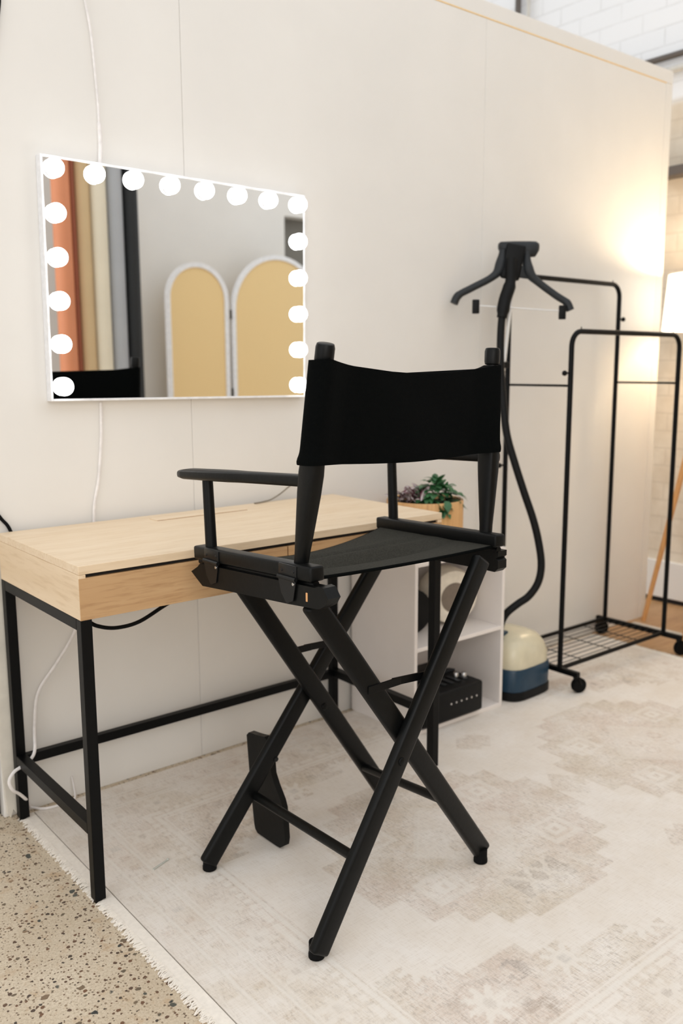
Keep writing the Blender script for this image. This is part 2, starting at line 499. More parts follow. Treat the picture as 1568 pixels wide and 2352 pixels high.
def make_rug():
    root = empty('area_rug', 'large faded cream oriental rug covering most of the concrete floor', 'rug', (0, 0, 0))
    st = .0058
    nx, ny = int((RX1-RX0)/st), int((RY1-RY0)/st)
    xs = [RX0+(RX1-RX0)*i/nx for i in range(nx+1)]; ys = [RY0+(RY1-RY0)*j/ny for j in range(ny+1)]
    verts = [(x, y, RZ) for y in ys for x in xs]
    W = nx+1
    faces = [(j*W+i, j*W+i+1, (j+1)*W+i+1, (j+1)*W+i) for j in range(ny) for i in range(nx)]
    cols = []
    for (x, y, z) in verts:
        a, b, c = pattern(x, y); cols += [a, b, c, 1.0]
    base = len(verts)
    rim = [i for i in range(W)] + [j*W+nx for j in range(1, ny+1)] + [ny*W+i for i in range(nx-1, -1, -1)] + [j*W for j in range(ny-1, 0, -1)]
    for k, i in enumerate(rim):
        x, y, z = verts[i]; verts.append((x, y, 0.0)); cols += [.1, 0, 0, 1]
    n = len(rim)
    for k in range(n): faces.append((rim[(k+1) % n], rim[k], base+k, base+(k+1) % n))
    me = bpy.data.meshes.new('pile'); me.from_pydata(verts, [], faces); me.update()
    ca = me.color_attributes.new('pattern', 'FLOAT_COLOR', 'POINT'); ca.data.foreach_set('color', cols)
    me.materials.append(M['rug'])
    o = bpy.data.objects.new('pile', me); col.objects.link(o); o.parent = root
    # woven end strips and frayed fringe at both short ends
    for s, X in ((-1, RX0), (1, RX1)):
        bm = B(); k = 120; rows = []
        for j in range(k+1):
            y = RY0+(RY1-RY0)*j/k
            e = X+s*(.031+.003*math.sin(j*.9)+.002*math.sin(j*2.3))
            zz = .0035+.0012*math.sin(j*.7)
            rows.append([bm.verts.new((X+s*.0012, y, .0035)), bm.verts.new((X+s*.003, y, .0058)), bm.verts.new((X+s*.014, y, .0056+.4*(zz-.0035))), bm.verts.new((e, y, .0048)), bm.verts.new((e+s*.001, y, .0003))])
        for a, b in zip(rows, rows[1:]):
            for i in range(4): bm.faces.new((a[i], a[i+1], b[i+1], b[i]))
        link('end_strip', bm, 'fringe', root, True)
        bm = B()
        y = RY0
        while y < RY1:
            L = random.uniform(.006, .017); dy = random.uniform(-.009, .009); w = random.uniform(.0011, .0020)
            p0 = V((X+s*.026, y, .0046)); p1 = V((X+s*(.030+L*.5), y+dy*.4, .0042)); p2 = V((X+s*(.031+L), y+dy, .0016))
            tube(bm, [p0, p1, p2], w, 4, 2)
            y += random.uniform(.0014, .0030)
        f = link('fringe', bm, 'fringe', root, True); f['kind'] = 'stuff'
    return root
make_rug()

# ------------------------------------------------------------------ desk
def make_desk():
    x0, x1, yf, yb, zt, zb = .9165, 1.976, -.517, -.027, .76, .644
    t = empty('vanity_desk', 'light oak desk with two drawers and black square-tube legs against the wall', 'desk', ((x0+x1)/2, (yf+yb)/2, 0))
    o = V(t.location)
    L = lambda p: (p[0]-o.x, p[1]-o.y, p[2])
    bx = lambda bm, a, b, bev=.0012: box(bm, L(a), L(b), bev)
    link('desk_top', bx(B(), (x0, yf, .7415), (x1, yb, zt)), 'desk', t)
    for a in (x0, x1-.016): link('side_panel', bx(B(), (a, yf+.0005, zb), (a+.016, yb, .7412)), 'desk_side', t)
    bm = B(); bx(bm, (x0+.016, yb-.016, zb), (x1-.016, yb, .7412)); bx(bm, (x0+.016, yf+.02, zb+.002), (x1-.016, yb-.016, zb+.014)); link('carcass', bm, 'desk', t)
    bm = B(); bx(bm, (x0+.004, yf+.008, .734), (x1-.004, yf+.02, .7415), 0); link('shadow_gap', bm, 'dark_gap', t)
    for a, b in ((x0+.0002, 1.4445), (1.4475, x1-.0002)):
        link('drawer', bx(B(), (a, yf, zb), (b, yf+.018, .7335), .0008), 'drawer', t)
    bm = B(); box(bm, L((1.30, -.122, .7595)), L((1.588, -.080, .7625)), .0014); f = link('cable_flap', bm, 'desk', t)
    bm = B(); box(bm, L((1.302, -.1245, .7595)), L((1.586, -.122, .7604))); link('flap_edge', bm, 'groove', f)
    s = .025
    for X in (x0, x1-s):
        for Y in (yf, yb-s):
            bm = B(); bx(bm, (X, Y, .008), (X+s, Y+s, zb), .0015)
            l = link('leg', bm, 'black_metal', t)
            bm = B(); lathe(bm, [(.009, 0), (.0105, .002), (.0105, .009)], L((X+s/2, Y+s/2, 0)), 16)
            link('foot_cap', bm, 'rubber', l, True)
    for X in (x0, x1-s):
        link('side_rail', bx(B(), (X, yf+s, zb-.025), (X+s, yb-s, zb), .0012), 'black_metal', t)
        link('side_stretcher', bx(B(), (X, yf+s, .158), (X+s, yb-s, .183), .0012), 'black_metal', t)
    link('back_stretcher', bx(B(), (x0+s, yb-s, .153), (x1-s, yb-.004, .178), .0012), 'black_metal', t)
make_desk()

# ------------------------------------------------------------------ lit mirror
def make_mirror():
    x0, x1, z0, z1, d = 1.0717, 1.8722, 1.076, 1.6726, .0293
    cx, cz = (x0+x1)/2, (z0+z1)/2
    t = empty('vanity_mirror', 'wide wall mirror framed by eighteen glowing round bulbs above the desk', 'mirror', (cx, 0, cz))
    t.rotation_euler = (0, -.0093*-1, 0)
    w, h = (x1-x0)/2, (z1-z0)/2
    bm = B(); f = .006
    box(bm, (-w, -d, -h), (-w+f, -.0005, h), .001); box(bm, (w-f, -d, -h), (w, -.0005, h), .001)
    box(bm, (-w+f, -d, h-f), (w-f, -.0005, h), .001); box(bm, (-w+f, -d, -h), (w-f, -.0005, -h+f), .001)
    box(bm, (-w+f, -d+.01, -h+f), (w-f, -.001, h-f))
    link('frame', bm, 'frame', t)
    bm = B(); box(bm, (-w+f, -d+.0015, -h+f), (w-f, -d+.009, h-f)); link('mirror_glass', bm, 'mirror', t)
    xs = [1.1045+.1060*i for i in range(8)]; zs = [1.6430-.1060*j for j in range(6)]
    spots = [(x, zs[0]) for x in xs] + [(xs[0], z) for z in zs[1:]] + [(xs[7], z) for z in zs[1:]]
    first = None
    for (x, z) in spots:
        loc = (x-cx, -d, z-cz)
        if first is None:
            bm = B(); lathe(bm, [(.0234, .003), (.0237, .0066), (.0230, .012), (.0210, .017), (.0177, .0215), (.0132, .0252), (.0074, .0277), (.0025, .0285)], (0, 0, 0), 24, (0, -1, 0))
            b = link('bulb', bm, 'bulb', t, True, 80); first = b
            bm = B(); lathe(bm, [(.0238, -.0012), (.0238, .0028), (.022, .0032)], (0, 0, 0), 24, (0, -1, 0))
            s = link('socket', bm, 'frame', b, True)
        else:
            b = first.copy(); col.objects.link(b); b.parent = t
            s2 = s.copy(); col.objects.link(s2); s2.parent = b
        b.location = loc
make_mirror()

# ------------------------------------------------------------------ director's chair
def make_chair():
    t = empty('director_chair', 'tall black folding director chair standing on the cream rug', 'chair', (1.4302, -.7575, 0), .035)
    # seat rails
    for s, yaw, X, Wd, Hh, Z, tl in ((-1, -.0073, .2582, .0345, .029, .7783, -.0491), (1, -.0458, .2747, .0320, .029, .7752, -.0291)):
        yf, yr = .1869, -.2168
        P = lambda y, z=0, o=0: V((s*X-y*yaw+o, y, Z+y*tl+z))
        link('seat_rail', bar(B(), P(yr), P(yf), Wd, Hh, (1, 0, 0), .005, 3), 'black_wood', t, True, 50)
        # lower bar carrying the legs, notched ends
        bm = B(); o = s*.012
        if s < 0:
            out = [(-.264, -.026), (-.250, -.008), (-.238, -.006), (-.226, -.010), (.160, -.010), (.170, -.018), (.196, -.031), (.172, -.046), (.152, -.058), (.073, -.056), (-.148, -.052), (-.236, -.049), (-.254, -.040)]
        else:
            out = [(-.214, -.012), (.160, -.010), (.170, -.018), (.196, -.031), (.172, -.046), (.152, -.056), (.073, -.056), (-.148, -.058), (-.205, -.060), (-.214, -.052), (-.214, -.034), (-.208, -.029), (-.214, -.024)]
        prism(bm, [(a, Z+a*tl-.012+b) for a, b in out], (s*(X+.002), 0, 0), (0, 1, 0), (0, 0, 1), .030, .003)
        link('sling_rod', rod(B(), P(yr+.004, -.0205), P(yf-.004, -.0205), .0075, 12), 'black_metal', t, True)
        link('leg_bar', bm, 'black_wood', t, True, 40)
        # folding hinges on the outer side
        for yc in (.113, -.150):
            bm = B()
            p = P(yc, .002, s*(Wd/2+.0008))
            box(bm, (-.0012, -.027, -.011), (.0012, .027, .011), .0006, Matrix.Translation(p))
            q = P(yc, -.0125, s*(Wd/2+.003))
            rod(bm, q-V((0, .027, 0)), q+V((0, .027, 0)), .0042)
            prism(bm, [(-.027, -.001), (.027, -.001), (.018, -.030), (.002, -.048), (-.018, -.040)], P(yc, -.014, s*(Wd/2+.0022)), (0, 1, 0), (0, 0, 1), .002)
            hg = link('hinge', bm, 'hinge', t, True)
            for dy in (-.018, .018):
                bm = B(); lathe(bm, [(.003, 0), (.0026, .001), (.001, .0014)], P(yc+dy, .001, s*(Wd/2+.002)), 10, (s, 0, 0)); link('screw', bm, 'hinge', hg, True)
            bm = B(); lathe(bm, [(.0034, 0), (.003, .0016), (.001, .002)], P(yc-.020, -.022, s*(Wd/2+.0034)), 10, (s, 0, 0)); link('rivet', bm, 'steel', hg, True)
    # worn splinter of bare wood at the rear of the left bar
    bm = B(); box(bm, (-.2762, -.206, .737), (-.2735, -.201, .754), .001); link('bare_wood_scar', bm, 'brass', t)['label'] = 'bare pale wood scar'
    # crossed legs, one mesh each
    legs = [((.204, -.213, .746), (-.262, -.213, .028), (-.2561, -.1993)),    # rear, right top to left foot
            ((-.248, -.187, .725), (.262, -.187, .030), (.2533, -.1909)),     # rear, left top to right foot
            ((-.178, .176, .715), (.305, .176, .012), (.292, .176)),          # front, left top to right foot
            ((.330, .201, .715), (-.250, .201, .030), (-.244, .207))]         # front, right top to left foot
    for a, b, f in legs:
        bm = B(); bar(bm, a, b, .046, .0235, (1, 0, 0), .008, 3, .006)
        l = link('leg', bm, 'black_wood', t, True, 50)
        bm = B(); lathe(bm, [(.014, 0), (.0165, .002), (.0165, .010), (.0155, .013), (.0155, .034)], (f[0], f[1], .006), 18); link('foot_cap', bm, 'rubber', l, True)
    # pivot bolts
    for p in ((-.047, -.2255, .362), (.073, .163, .334)):
        bm = B(); lathe(bm, [(.009, 0), (.008, .002), (.003, .003)], p, 14, (0, -1, 0)); link('pivot_bolt', bm, 'black_metal', t, True)
    # side stretchers
    link('stretcher', rod(B(), (-.120, .201, .152), (-.166, -.213, .190), .0105, 16), 'black_wood', t, True)
    link('stretcher', rod(B(), (.213, .176, .128), (.112, -.187, .212), .0105, 16), 'black_wood', t, True)
    # folding braces across the crosses
    for a, m_, b, y in (((-.118, .525), (-.036, .525), (.080, .515), -.200), ((-.012, .487), (.045, .486), (.110, .482), .189)):
        bm = B()
        bar(bm, (a[0], y, a[1]), (m_[0]+.008, y, m_[1]), .017, .004, (0, 0, 1), .001)
        bar(bm, (m_[0]-.012, y+.004, m_[1]), (b[0], y+.004, b[1]), .017, .004, (0, 0, 1), .001)
        link('folding_brace', bm, 'black_metal', t)
    # back posts
    for b, tp in (((-.2501, -.1545, .786), (-.2640, -.249, 1.2026)), ((.2761, -.1651, .780), (.2985, -.1547, 1.2026))):
        b, tp = V(b), V(tp); ax = (tp-b).normalized(); y = V((0, 1, 0)); y = (y-ax*y.dot(ax)).normalized(); x = y.cross(ax)
        Ln = (tp-b).length
        rings = []
        for h, rx, ry, pw in ((0, .0135, .0145, 2), (.03, .0135, .0150, 2.2), (.09, .0150, .0185, 3), (.15, .0165, .0215, 4), (.19, .0170, .0225, 4.5), (.24, .0160, .0210, 4), (.32, .0130, .0150, 3), (.350, .0115, .0118, 2.4)):
            rings.append(ring(b+ax*h, x, y, rx, ry, 20, pw))
        link('back_post', loft(B(), rings), 'black_wood', t, True, 60)
        bm = B(); zz = Ln-.054
        lathe(bm, [(.0118, zz-.012), (.0118, zz+.017), (.0160, zz+.019), (.0172, zz+.024), (.0172, zz+.047), (.0155, zz+.053), (.0140, zz+.054)], b, 24, ax)
        link('post_knob', bm, 'black_wood', t, True, 40)
    # arm posts and armrests
    for s, X, zb, za, yb_ in ((-1, .2535, .782, .935, .147), (1, .2935, .778, .948, .150)):
        link('arm_post', rod(B(), (s*X, yb_, zb), (s*(X-.000), yb_+.008, za), .0125, 16, .0115), 'black_wood', t, True)
        rings = []
        tl = -.055 if s < 0 else -.03
        for y, w, h in ((.252, .010, .004), (.247, .019, .009), (.225, .024, .0115), (.12, .0245, .012), (.06, .024, .012), (.02, .0195, .0115), (-.06, .0155, .0115), (-.175, .0150, .0115)):
            rings.append(ring((s*X, y, za+(y-yb_)*tl+.004), V((1, 0, 0)), V((0, 0, 1)), w, h, 20, 3.4))
        link('armrest', loft(B(), rings), 'black_wood', t, True, 60)
    # sling seat
    bm = B(); nx, ny = 40, 44; rows = []
    for j in range(ny+1):
        v = j/ny; row = []
        y = -.203+v*.375
        zL, zR = .7783+y*-.0491-.008, .7752+y*-.0291-.010
        for i in range(nx+1):
            u = i/nx
            x = -.245+u*.512
            sag = .004+.030*v**1.2
            edge = math.sin(PI*u)
            fold = .015*math.exp(-((v-.40-.06*u)/.05)**2)-.017*math.exp(-((v-.27-.05*u)/.055)**2)+.011*math.exp(-((v-.70+.05*u)/.06)**2)-.007*math.exp(-((v-.56)/.05)**2)
            row.append((x, y, zL*(1-u)+zR*u-sag*edge**.8+fold*edge))
        rows.append(row)
    top = [[bm.verts.new(p) for p in r] for r in rows]
    bot = [[bm.verts.new((p[0], p[1], p[2]-.0035)) for p in r] for r in rows]
    for j in range(ny):
        for i in range(nx):
            bm.faces.new((top[j][i], top[j][i+1], top[j+1][i+1], top[j+1][i])); bm.faces.new((bot[j][i], bot[j+1][i], bot[j+1][i+1], bot[j][i+1]))
    for i in range(nx):
        bm.faces.new((top[0][i], bot[0][i], bot[0][i+1], top[0][i+1])); bm.faces.new((top[ny][i], top[ny][i+1], bot[ny][i+1], bot[ny][i]))
    for j in range(ny):
        bm.faces.new((top[j][0], top[j+1][0], bot[j+1][0], bot[j][0])); bm.faces.new((top[j][nx], bot[j][nx], bot[j+1][nx], top[j+1][nx]))
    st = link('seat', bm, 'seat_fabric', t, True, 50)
    for r_, dy in ((rows[0], -.001), (rows[-1], .001)):
        link('hem', tube(B(), [V(p)+V((0, dy, -.003)) for p in r_], .0035, 8, 1, False), 'black_fabric', st, True)
    # fabric back: closed sleeve round each post, one slightly sagging panel between
    bm = B(); loops = []
    bL, tL = V((-.2501, -.1545, .786)), V((-.2640, -.249, 1.2026)); bR, tR = V((.2761, -.1651, .780)), V((.2985, -.1547, 1.2026))
    atz = lambda b, tt, z: b+(tt-b)*((z-b.z)/(tt.z-b.z))
    K = 34
    for k in range(K+1):
        w = k/K
        zL, zR = .9885+w*(1.1745-.9885), .9745+w*(1.1655-.9745)
        pl, pr = atz(bL, tL, zL), atz(bR, tR, zR)
        rL = .0245+.0015*w+.004*math.exp(-((w-.03)/.06)**2); rR = .0235-.0040*w+.003*math.exp(-((w-.04)/.06)**2)
        row = []
        n = 30
        def mid(i, off):
            u = i/n; q = pl.lerp(pr, u); s_ = math.sin(PI*u)
            q.z += -.021*w*s_**.9 + (-.008)*(1-w)*s_
            q.y += off*min(1, u/.07, (1-u)/.07) - .012*s_ + .0035*math.sin(u*9+w*3)*s_
            q.x += 0
            return q
        for i in range(n+1):                         # rear side, left to right
            q = mid(i, 0); u = i/n
            q.y -= rL*max(0, 1-u/.12) + rR*max(0, 1-(1-u)/.12) ; row.append(q)
        for a in range(1, 8):                        # round right post
            an = -PI/2+PI*a/8; row.append(pr+V((rR*math.cos(an), (rR+.002)*math.sin(an), 0)))
        for i in range(n, -1, -1):
            q = mid(i, 0); u = i/n
            q.y += .0035+rL*max(0, 1-u/.12) + rR*max(0, 1-(1-u)/.12); row.append(q)
        for a in range(1, 8):
            an = PI/2+PI*a/8; row.append(pl+V((rL*math.cos(an), (rL+.002)*math.sin(an), 0)))
        loops.append(row)
    loft(bm, loops)
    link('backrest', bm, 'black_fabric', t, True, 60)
    # folded footrest paddle hanging beside the front leg
    bm = B()
    X = -.062
    out = [(.297, .258), (.287, .268), (.245, .273), (.222, .277), (.207, .268), (.202, .25), (.196, .19), (.182, .165), (.160, .135), (.153, .118), (.1495, .09), (.146, .040), (.150, .022), (.166, .0105), (.180, .0095), (.258, .0108), (.268, .018), (.272, .03), (.287, .15)]
    prism(bm, out, (X, 0, 0), (0, 1, 0), (0, 0, 1), .016, .004)
    fr = link('footrest', bm, 'black_wood', t, True, 40)
    bm = B(); lathe(bm, [(.0065, 0), (.006, .002), (.002, .003)], (-.060, .1892, .228), 14, (0, -1, 0)); link('bolt', bm, 'hinge', fr, True)
make_chair()

# ------------------------------------------------------------------ cube shelf and what is in it
def make_shelf():
    x0, x1, yf, yb, zt, th = 2.063, 2.483, -.322, -.016, .566, .013
    t = empty('cube_shelf', 'small white two-cube shelf unit beside the desk', 'shelf', (x0, yf, .006))
    L = lambda a: (a[0]-x0, a[1]-yf, a[2]-.006)
    bx = lambda a, b: box(B(), L(a), L(b), .0012)
    for X in (x0, x1-th): link('side_panel', bx((X, yf, .006), (X+th, yb, zt)), 'white_board', t)
    for nm, z in (('bottom_panel', .006), ('shelf_board', .281), ('top_panel', zt-th)):
        link(nm, bx((x0+th, yf, z), (x1-th, yb, z+th)), 'white_board', t)
    link('back_panel', bx((x0+th, yb-.006, .019), (x1-th, yb, zt-th)), 'white_board', t)
make_shelf()

# white drum with grey face, lying on the shelf board
c = V((2.366, -.17, .294+.0975))
t = empty('round_speaker', 'round white drum with a grey disc face on the upper shelf', 'speaker', (2.366, -.165, .294))
R_ = .0975; ax = V((-.30, -.95, 0)).normalized()
bm = B(); lathe(bm, [(.070, -.055), (.090, -.045), (R_, -.02), (R_, .02), (.090, .048), (.070, .056), (.058, .057)], (0, 0, R_), 36, ax); body = link('drum_body', bm, 'white_plastic', t, True, 50)
bm = B(); lathe(bm, [(.052, .050), (.052, .0585), (.040, .0605), (.004, .061)], (0, 0, R_), 32, ax); link('disc_face', bm, 'grey_face', t, True)
# black disc leaning in the left of the upper shelf
t = empty('cable_reel', 'black round disc standing at the left of the upper shelf', 'disc', (2.168, -.175, .294))
ax = V((-.35, -.93, 0)).normalized()
bm = B(); lathe(bm, [(.072, -.030), (.078, -.026), (.078, -.018), (.05, -.016), (.05, .016), (.078, .018), (.078, .026), (.072, .030), (.02, .031)], (0, 0, .078), 32, ax); link('spool', bm, 'plastic_black', t, True, 40)
bm = B(); lathe(bm, [(.018, .030), (.018, .036), (.012, .037)], (0, 0, .078), 18, ax); link('hub', bm, 'plastic_dark', t, True)
# black box with two metal knobs
t = empty('amplifier', 'black electronic box with two metal knobs in the lower cube', 'amplifier', (2.232, -.205, .019))
bm = B(); box(bm, (-.135, -.135, .008), (.135, .120, .112), .010, None, 3); link('housing', bm, 'plastic_black', t, True, 40)
bm = B()
prism(bm, [(-.128, -.01), (.128, -.01), (.118, .010), (-.118, .010)], (0, 0, .116), (1, 0, 0), (0, 1, 0), .006, .001)
for k in range(7): box(bm, (-.11+.033*k, -.095, .1135), (-.095+.033*k, -.035, .1145))
link('top_panel', bm, 'plastic_dark', t)
for x, y in ((.080, -.060), (.103, -.075)):
    bm = B(); lathe(bm, [(.009, 0), (.009, .016), (.0075, .018), (.002, .0185)], (x, y, .112), 16); link('knob', bm, 'steel', t, True, 40)
bm = B()
for k in range(6): lathe(bm, [(.004, 0), (.0035, .002), (.001, .0022)], (-.02+.024*k, -.135, .066), 10, (0, -1, 0))
link('button_row', bm, 'steel', t, True)
bm = B(); box(bm, (.135, -.10, .035), (.152, -.07, .065), .006); link('side_latch', bm, 'plastic_black', t, True)
for x in (-.11, .11):
    for y in (-.10, .09): link('rubber_foot', lathe(B(), [(.012, 0), (.012, .009)], (x, y, 0), 12), 'rubber', t, True)

# ------------------------------------------------------------------ planter
def leaf(bm, base, d, L, W, up=.3, curl=.25, fold=.12):
    d = V(d).normalized(); side = d.cross(V((0, 0, 1)));
    side = side.normalized() if side.length > .05 else V((1, 0, 0))
    n = side.cross(d).normalized(); rows = []
    for k in range(7):
        t = k/6; w = W*math.sin(PI*(t*.93+.05))**.8*(1-.35*t)
        p = V(base)+d*(L*t)+n*(up*L*t*(1-t))-V((0, 0, curl*L*t*t))
        rows.append((bm.verts.new(p-side*w+n*fold*w), bm.verts.new(p), bm.verts.new(p+side*w+n*fold*w)))
    for a, b in zip(rows, rows[1:]):
        bm.faces.new((a[0], a[1], b[1], b[0])); bm.faces.new((a[1], a[2], b[2], b[1]))
t = empty('potted_plants', 'round honey-wood planter with purple striped and green plants on the white shelf', 'plant', (2.262, -.158, .566))
bm = B(); r = .127
lathe(bm, [(.118, 0), (.123, .003), (r, .02), (r, .163), (r-.002, .166), (r-.009, .166), (r-.011, .163), (r-.011, .135), (.002, .134)], (0, 0, 0), 56); link('planter', bm, 'pot', t, True, 40)
bm = B(); lathe(bm, [(r-.0115, .136), (r-.0115, .149), (.06, .157), (.002, .158)], (0, 0, 0), 40); link('soil', bm, 'soil', t, True)
bm = B(); lay = bm.verts.layers.float_color.new('stripe')
ux, uy = V((.776, -.631, 0)), V((.631, .776, 0))
def striped_leaf(bm, base, d, L, W):
    d = V(d).normalized(); side = d.cross(V((0, 0, 1))); side = side.normalized() if side.length > .05 else ux.copy()
    side = (side+ux*random.uniform(-.6, .6)).normalized(); side = (side-d*side.dot(d)).normalized()
    n = side.cross(d).normalized(); rows = []
    for k in range(8):
        t = k/7; w = W*math.sin(PI*(t*.92+.06))**.8
        p = V(base)+d*(L*t)-V((0, 0, .25*L*t*t)); r = []
        for q, c_ in ((-1, 0), (-.72, 0), (-.5, 1), (-.22, 1), (0, 0), (.22, 1), (.5, 1), (.72, 0), (1, 0)):
            v = bm.verts.new(p+side*(w*q)+n*(abs(q)*w*.35)); v[lay] = (c_, c_, c_, 1); r.append(v)
        rows.append(r)
    for a, b in zip(rows, rows[1:]):
        for i in range(8): bm.faces.new((a[i], a[i+1], b[i+1], b[i]))
for k in range(30):
    c_ = ux*random.uniform(-.085, -.008)+uy*random.uniform(-.07, .05)+V((0, 0, .152+random.uniform(0, .02)))
    a = random.uniform(0, 2*PI)
    striped_leaf(bm, c_, (math.cos(a)*.75, math.sin(a)*.75, random.uniform(.25, 1.4)), random.uniform(.056, .084), random.uniform(.013, .018))
link('purple_foliage', bm, 'leaf_purple', t, True, 60)
bm = B()
for k in range(150):
    th = random.uniform(0, 2*PI); ph = math.acos(random.uniform(-.1, 1)); r_ = random.uniform(.55, 1.0)
    nrm = V((math.sin(ph)*math.cos(th), math.sin(ph)*math.sin(th), math.cos(ph)))
    c_ = ux*(.040+.062*r_*nrm.x)+uy*(-.012+.060*r_*nrm.y)+V((0, 0, .158+.072*r_*nrm.z))
    d_ = ux*nrm.x+uy*nrm.y+V((0, 0, nrm.z*.5-.15))+V((random.uniform(-.5, .5), random.uniform(-.5, .5), 0))
    leaf(bm, c_, d_, random.uniform(.030, .050), random.uniform(.012, .019), .15, random.uniform(.1, .5), .15)
for k in range(16):
    c_ = ux*random.uniform(.020, .068)-uy*random.uniform(.095, .118)+V((0, 0, .174-.0016*k))
    leaf(bm, c_, (random.uniform(-.5, .5), -.5, -.8), .036, .015, .1, .1)
link('green_foliage', bm, 'leaf_green', t, True, 60)

# ------------------------------------------------------------------ garment steamer
t = empty('garment_steamer', 'upright garment steamer with black hanger, hose and blue-banded water tank', 'garment steamer', (2.632, -.222, .006))
O = V(t.location); S = lambda p: V(p)-O
def rrect(c, w, d, n=28, pw=4.2, rot=.05):
    x = V((math.cos(rot), math.sin(rot), 0)); y = V((-math.sin(rot), math.cos(rot), 0)); return ring(c, x, y, w, d, n, pw)
bm = B(); loft(bm, [rrect((0, 0, 0), .117, .118), rrect((0, 0, .004), .122, .123), rrect((0, 0, .032), .122, .123), rrect((0, 0, .034), .118, .119)]); link('base', bm, 'plastic_black', t, True, 40)
bm = B(); loft(bm, [rrect((0, 0, .033), .119, .120), rrect((0, 0, .105), .121, .122), rrect((0, 0, .113), .117, .118)]); link('blue_band', bm, 'plastic_blue', t, True, 40)
bm = B(); loft(bm, [rrect((0, 0, .110), .115, .116, 28, 4), rrect((0, 0, .150), .115, .116, 28, 4), rrect((0, 0, .185), .106, .107, 28, 3.4), rrect((0, 0, .212), .086, .087, 28, 3), rrect((0, 0, .225), .055, .055, 28, 2.6), rrect((0, 0, .229), .02, .02)]); link('water_tank', bm, 'tank', t, True, 60)
bm = B(); box(bm, (-.10, -.035, .214), (-.045, .02, .232), .004); box(bm, (-.105, -.05, .180), (-.06, -.025, .2), .003); link('tank_handle', bm, 'plastic_blue', t)
p0, p1 = V((2.523, -.150, .20)), V((2.684, -.157, 1.483))
bm = B(); rod(bm, S(p0.lerp(p1, .0)), S(p1), .0062); pole = link('pole', bm, 'pole', t, True)
bm = B(); q = p0.lerp(p1, .755); box(bm, (-.016, -.012, -.011), (.016, .012, .011), .003, Matrix.Translation(S(q))); link('pole_clamp', bm, 'plastic_black', pole)
bm = B(); rod(bm, S(p0-V((0, 0, .05))), S(p0.lerp(p1, .03)), .015); link('pole_socket', bm, 'plastic_black', t, True)
hose = [(2.656, -.166, 1.53), (2.649, -.170, 1.449), (2.626, -.168, 1.389), (2.613, -.168, 1.33), (2.604, -.172, 1.27), (2.596, -.180, 1.196), (2.593, -.190, 1.107), (2.591, -.205, 1.018), (2.592, -.222, .928), (2.603, -.248, .839), (2.619, -.281, .735), (2.636, -.312, .638), (2.645, -.332, .556), (2.645, -.345, .482), (2.630, -.345, .423), (2.599, -.332, .378), (2.564, -.312, .351), (2.530, -.291, .318), (2.524, -.272, .27), (2.55, -.25, .20)]
bm = B(); tube(bm, [S(p) for p in hose], .0132, 12, 5); link('hose', bm, 'plastic_black', t, True)
bm = B(); tube(bm, [S(p) for p in hose[0:4]], lambda k: .0185+.004*(k > .35)-.004*(k > .9), 14, 5); hd = link('steam_handle', bm, 'plastic_black', t, True, 35)
h_r = V((.776, -.631, 0)); h_f = V((.631, .776, 0)); h_u = V((0, 0, 1))
# steam head on top
hc = V((2.703, -.147, 1.560))
bm = B()
loft(bm, [ring(S(hc+h_r*(-.062)+h_u*.016), h_u, h_f, .010, .012, 16), ring(S(hc+h_r*(-.056)+h_u*.014), h_u, h_f, .017, .022, 16, 3), ring(S(hc+h_r*(-.01)+h_u*.010), h_u, h_f, .023, .026, 16, 3), ring(S(hc+h_r*.045+h_u*.006), h_u, h_f, .027, .026, 16, 3), ring(S(hc+h_r*.066+h_u*.006), h_u, h_f, .026, .024, 16, 3), ring(S(hc+h_r*.078+h_u*.012), h_u, h_f, .014, .014, 16)])
link('steam_head', bm, 'plastic_dark', t, True, 60)
bm = B(); bar(bm, S(hc+h_r*(-.004)-h_f*.024+h_u*.02), S(hc+h_r*(-.026)-h_f*.024-h_u*.098), .066, .024, tuple(h_r), .007, 3); link('head_holder', bm, 'plastic_black', t, True, 40)
# hanger: two uprights flaring into the arms
La = [(2.656, -.128, 1.562), (2.650, -.127, 1.53), (2.640, -.124, 1.492), (2.613, -.110, 1.465), (2.561, -.074, 1.433), (2.522, -.048, 1.408), (2.508, -.040, 1.380)]
Ra = [(2.723, -.178, 1.559), (2.721, -.182, 1.517), (2.727, -.192, 1.48), (2.750, -.218, 1.447), (2.792, -.258, 1.405), (2.815, -.284, 1.382), (2.823, -.295, 1.355)]
bm = B()
for A in (La, Ra):
    tube(bm, [S(p) for p in A], lambda k: .0125+.007*math.exp(-((k-.27)/.13)**2)+.0015*(k > .8), 12, 5, True, (tuple(h_f), 1.1))
bar(bm, S(V(La[2])+h_u*.006), S(V(Ra[2])+h_u*.004),   .042, .014, (0, 0, 1), .004)
hg = link('hanger', bm, 'plastic_dark', t, True, 60)
ca, cb = V((2.556, -.098, 1.372)), V((2.795, -.282, 1.352))
bm = B(); rod(bm, S(ca), S(cb), .0026); link('clip_rod', bm, 'pole', hg, True)
for q in (ca, cb):
    bm = B(); m_ = Matrix((h_r, h_f, h_u)).transposed().to_4x4(); m_.translation = S(q)
    box(bm, (-.012, -.008, -.028), (.012, .006, .020), .003, m_); link('clip', bm, 'plastic_black', hg, True)

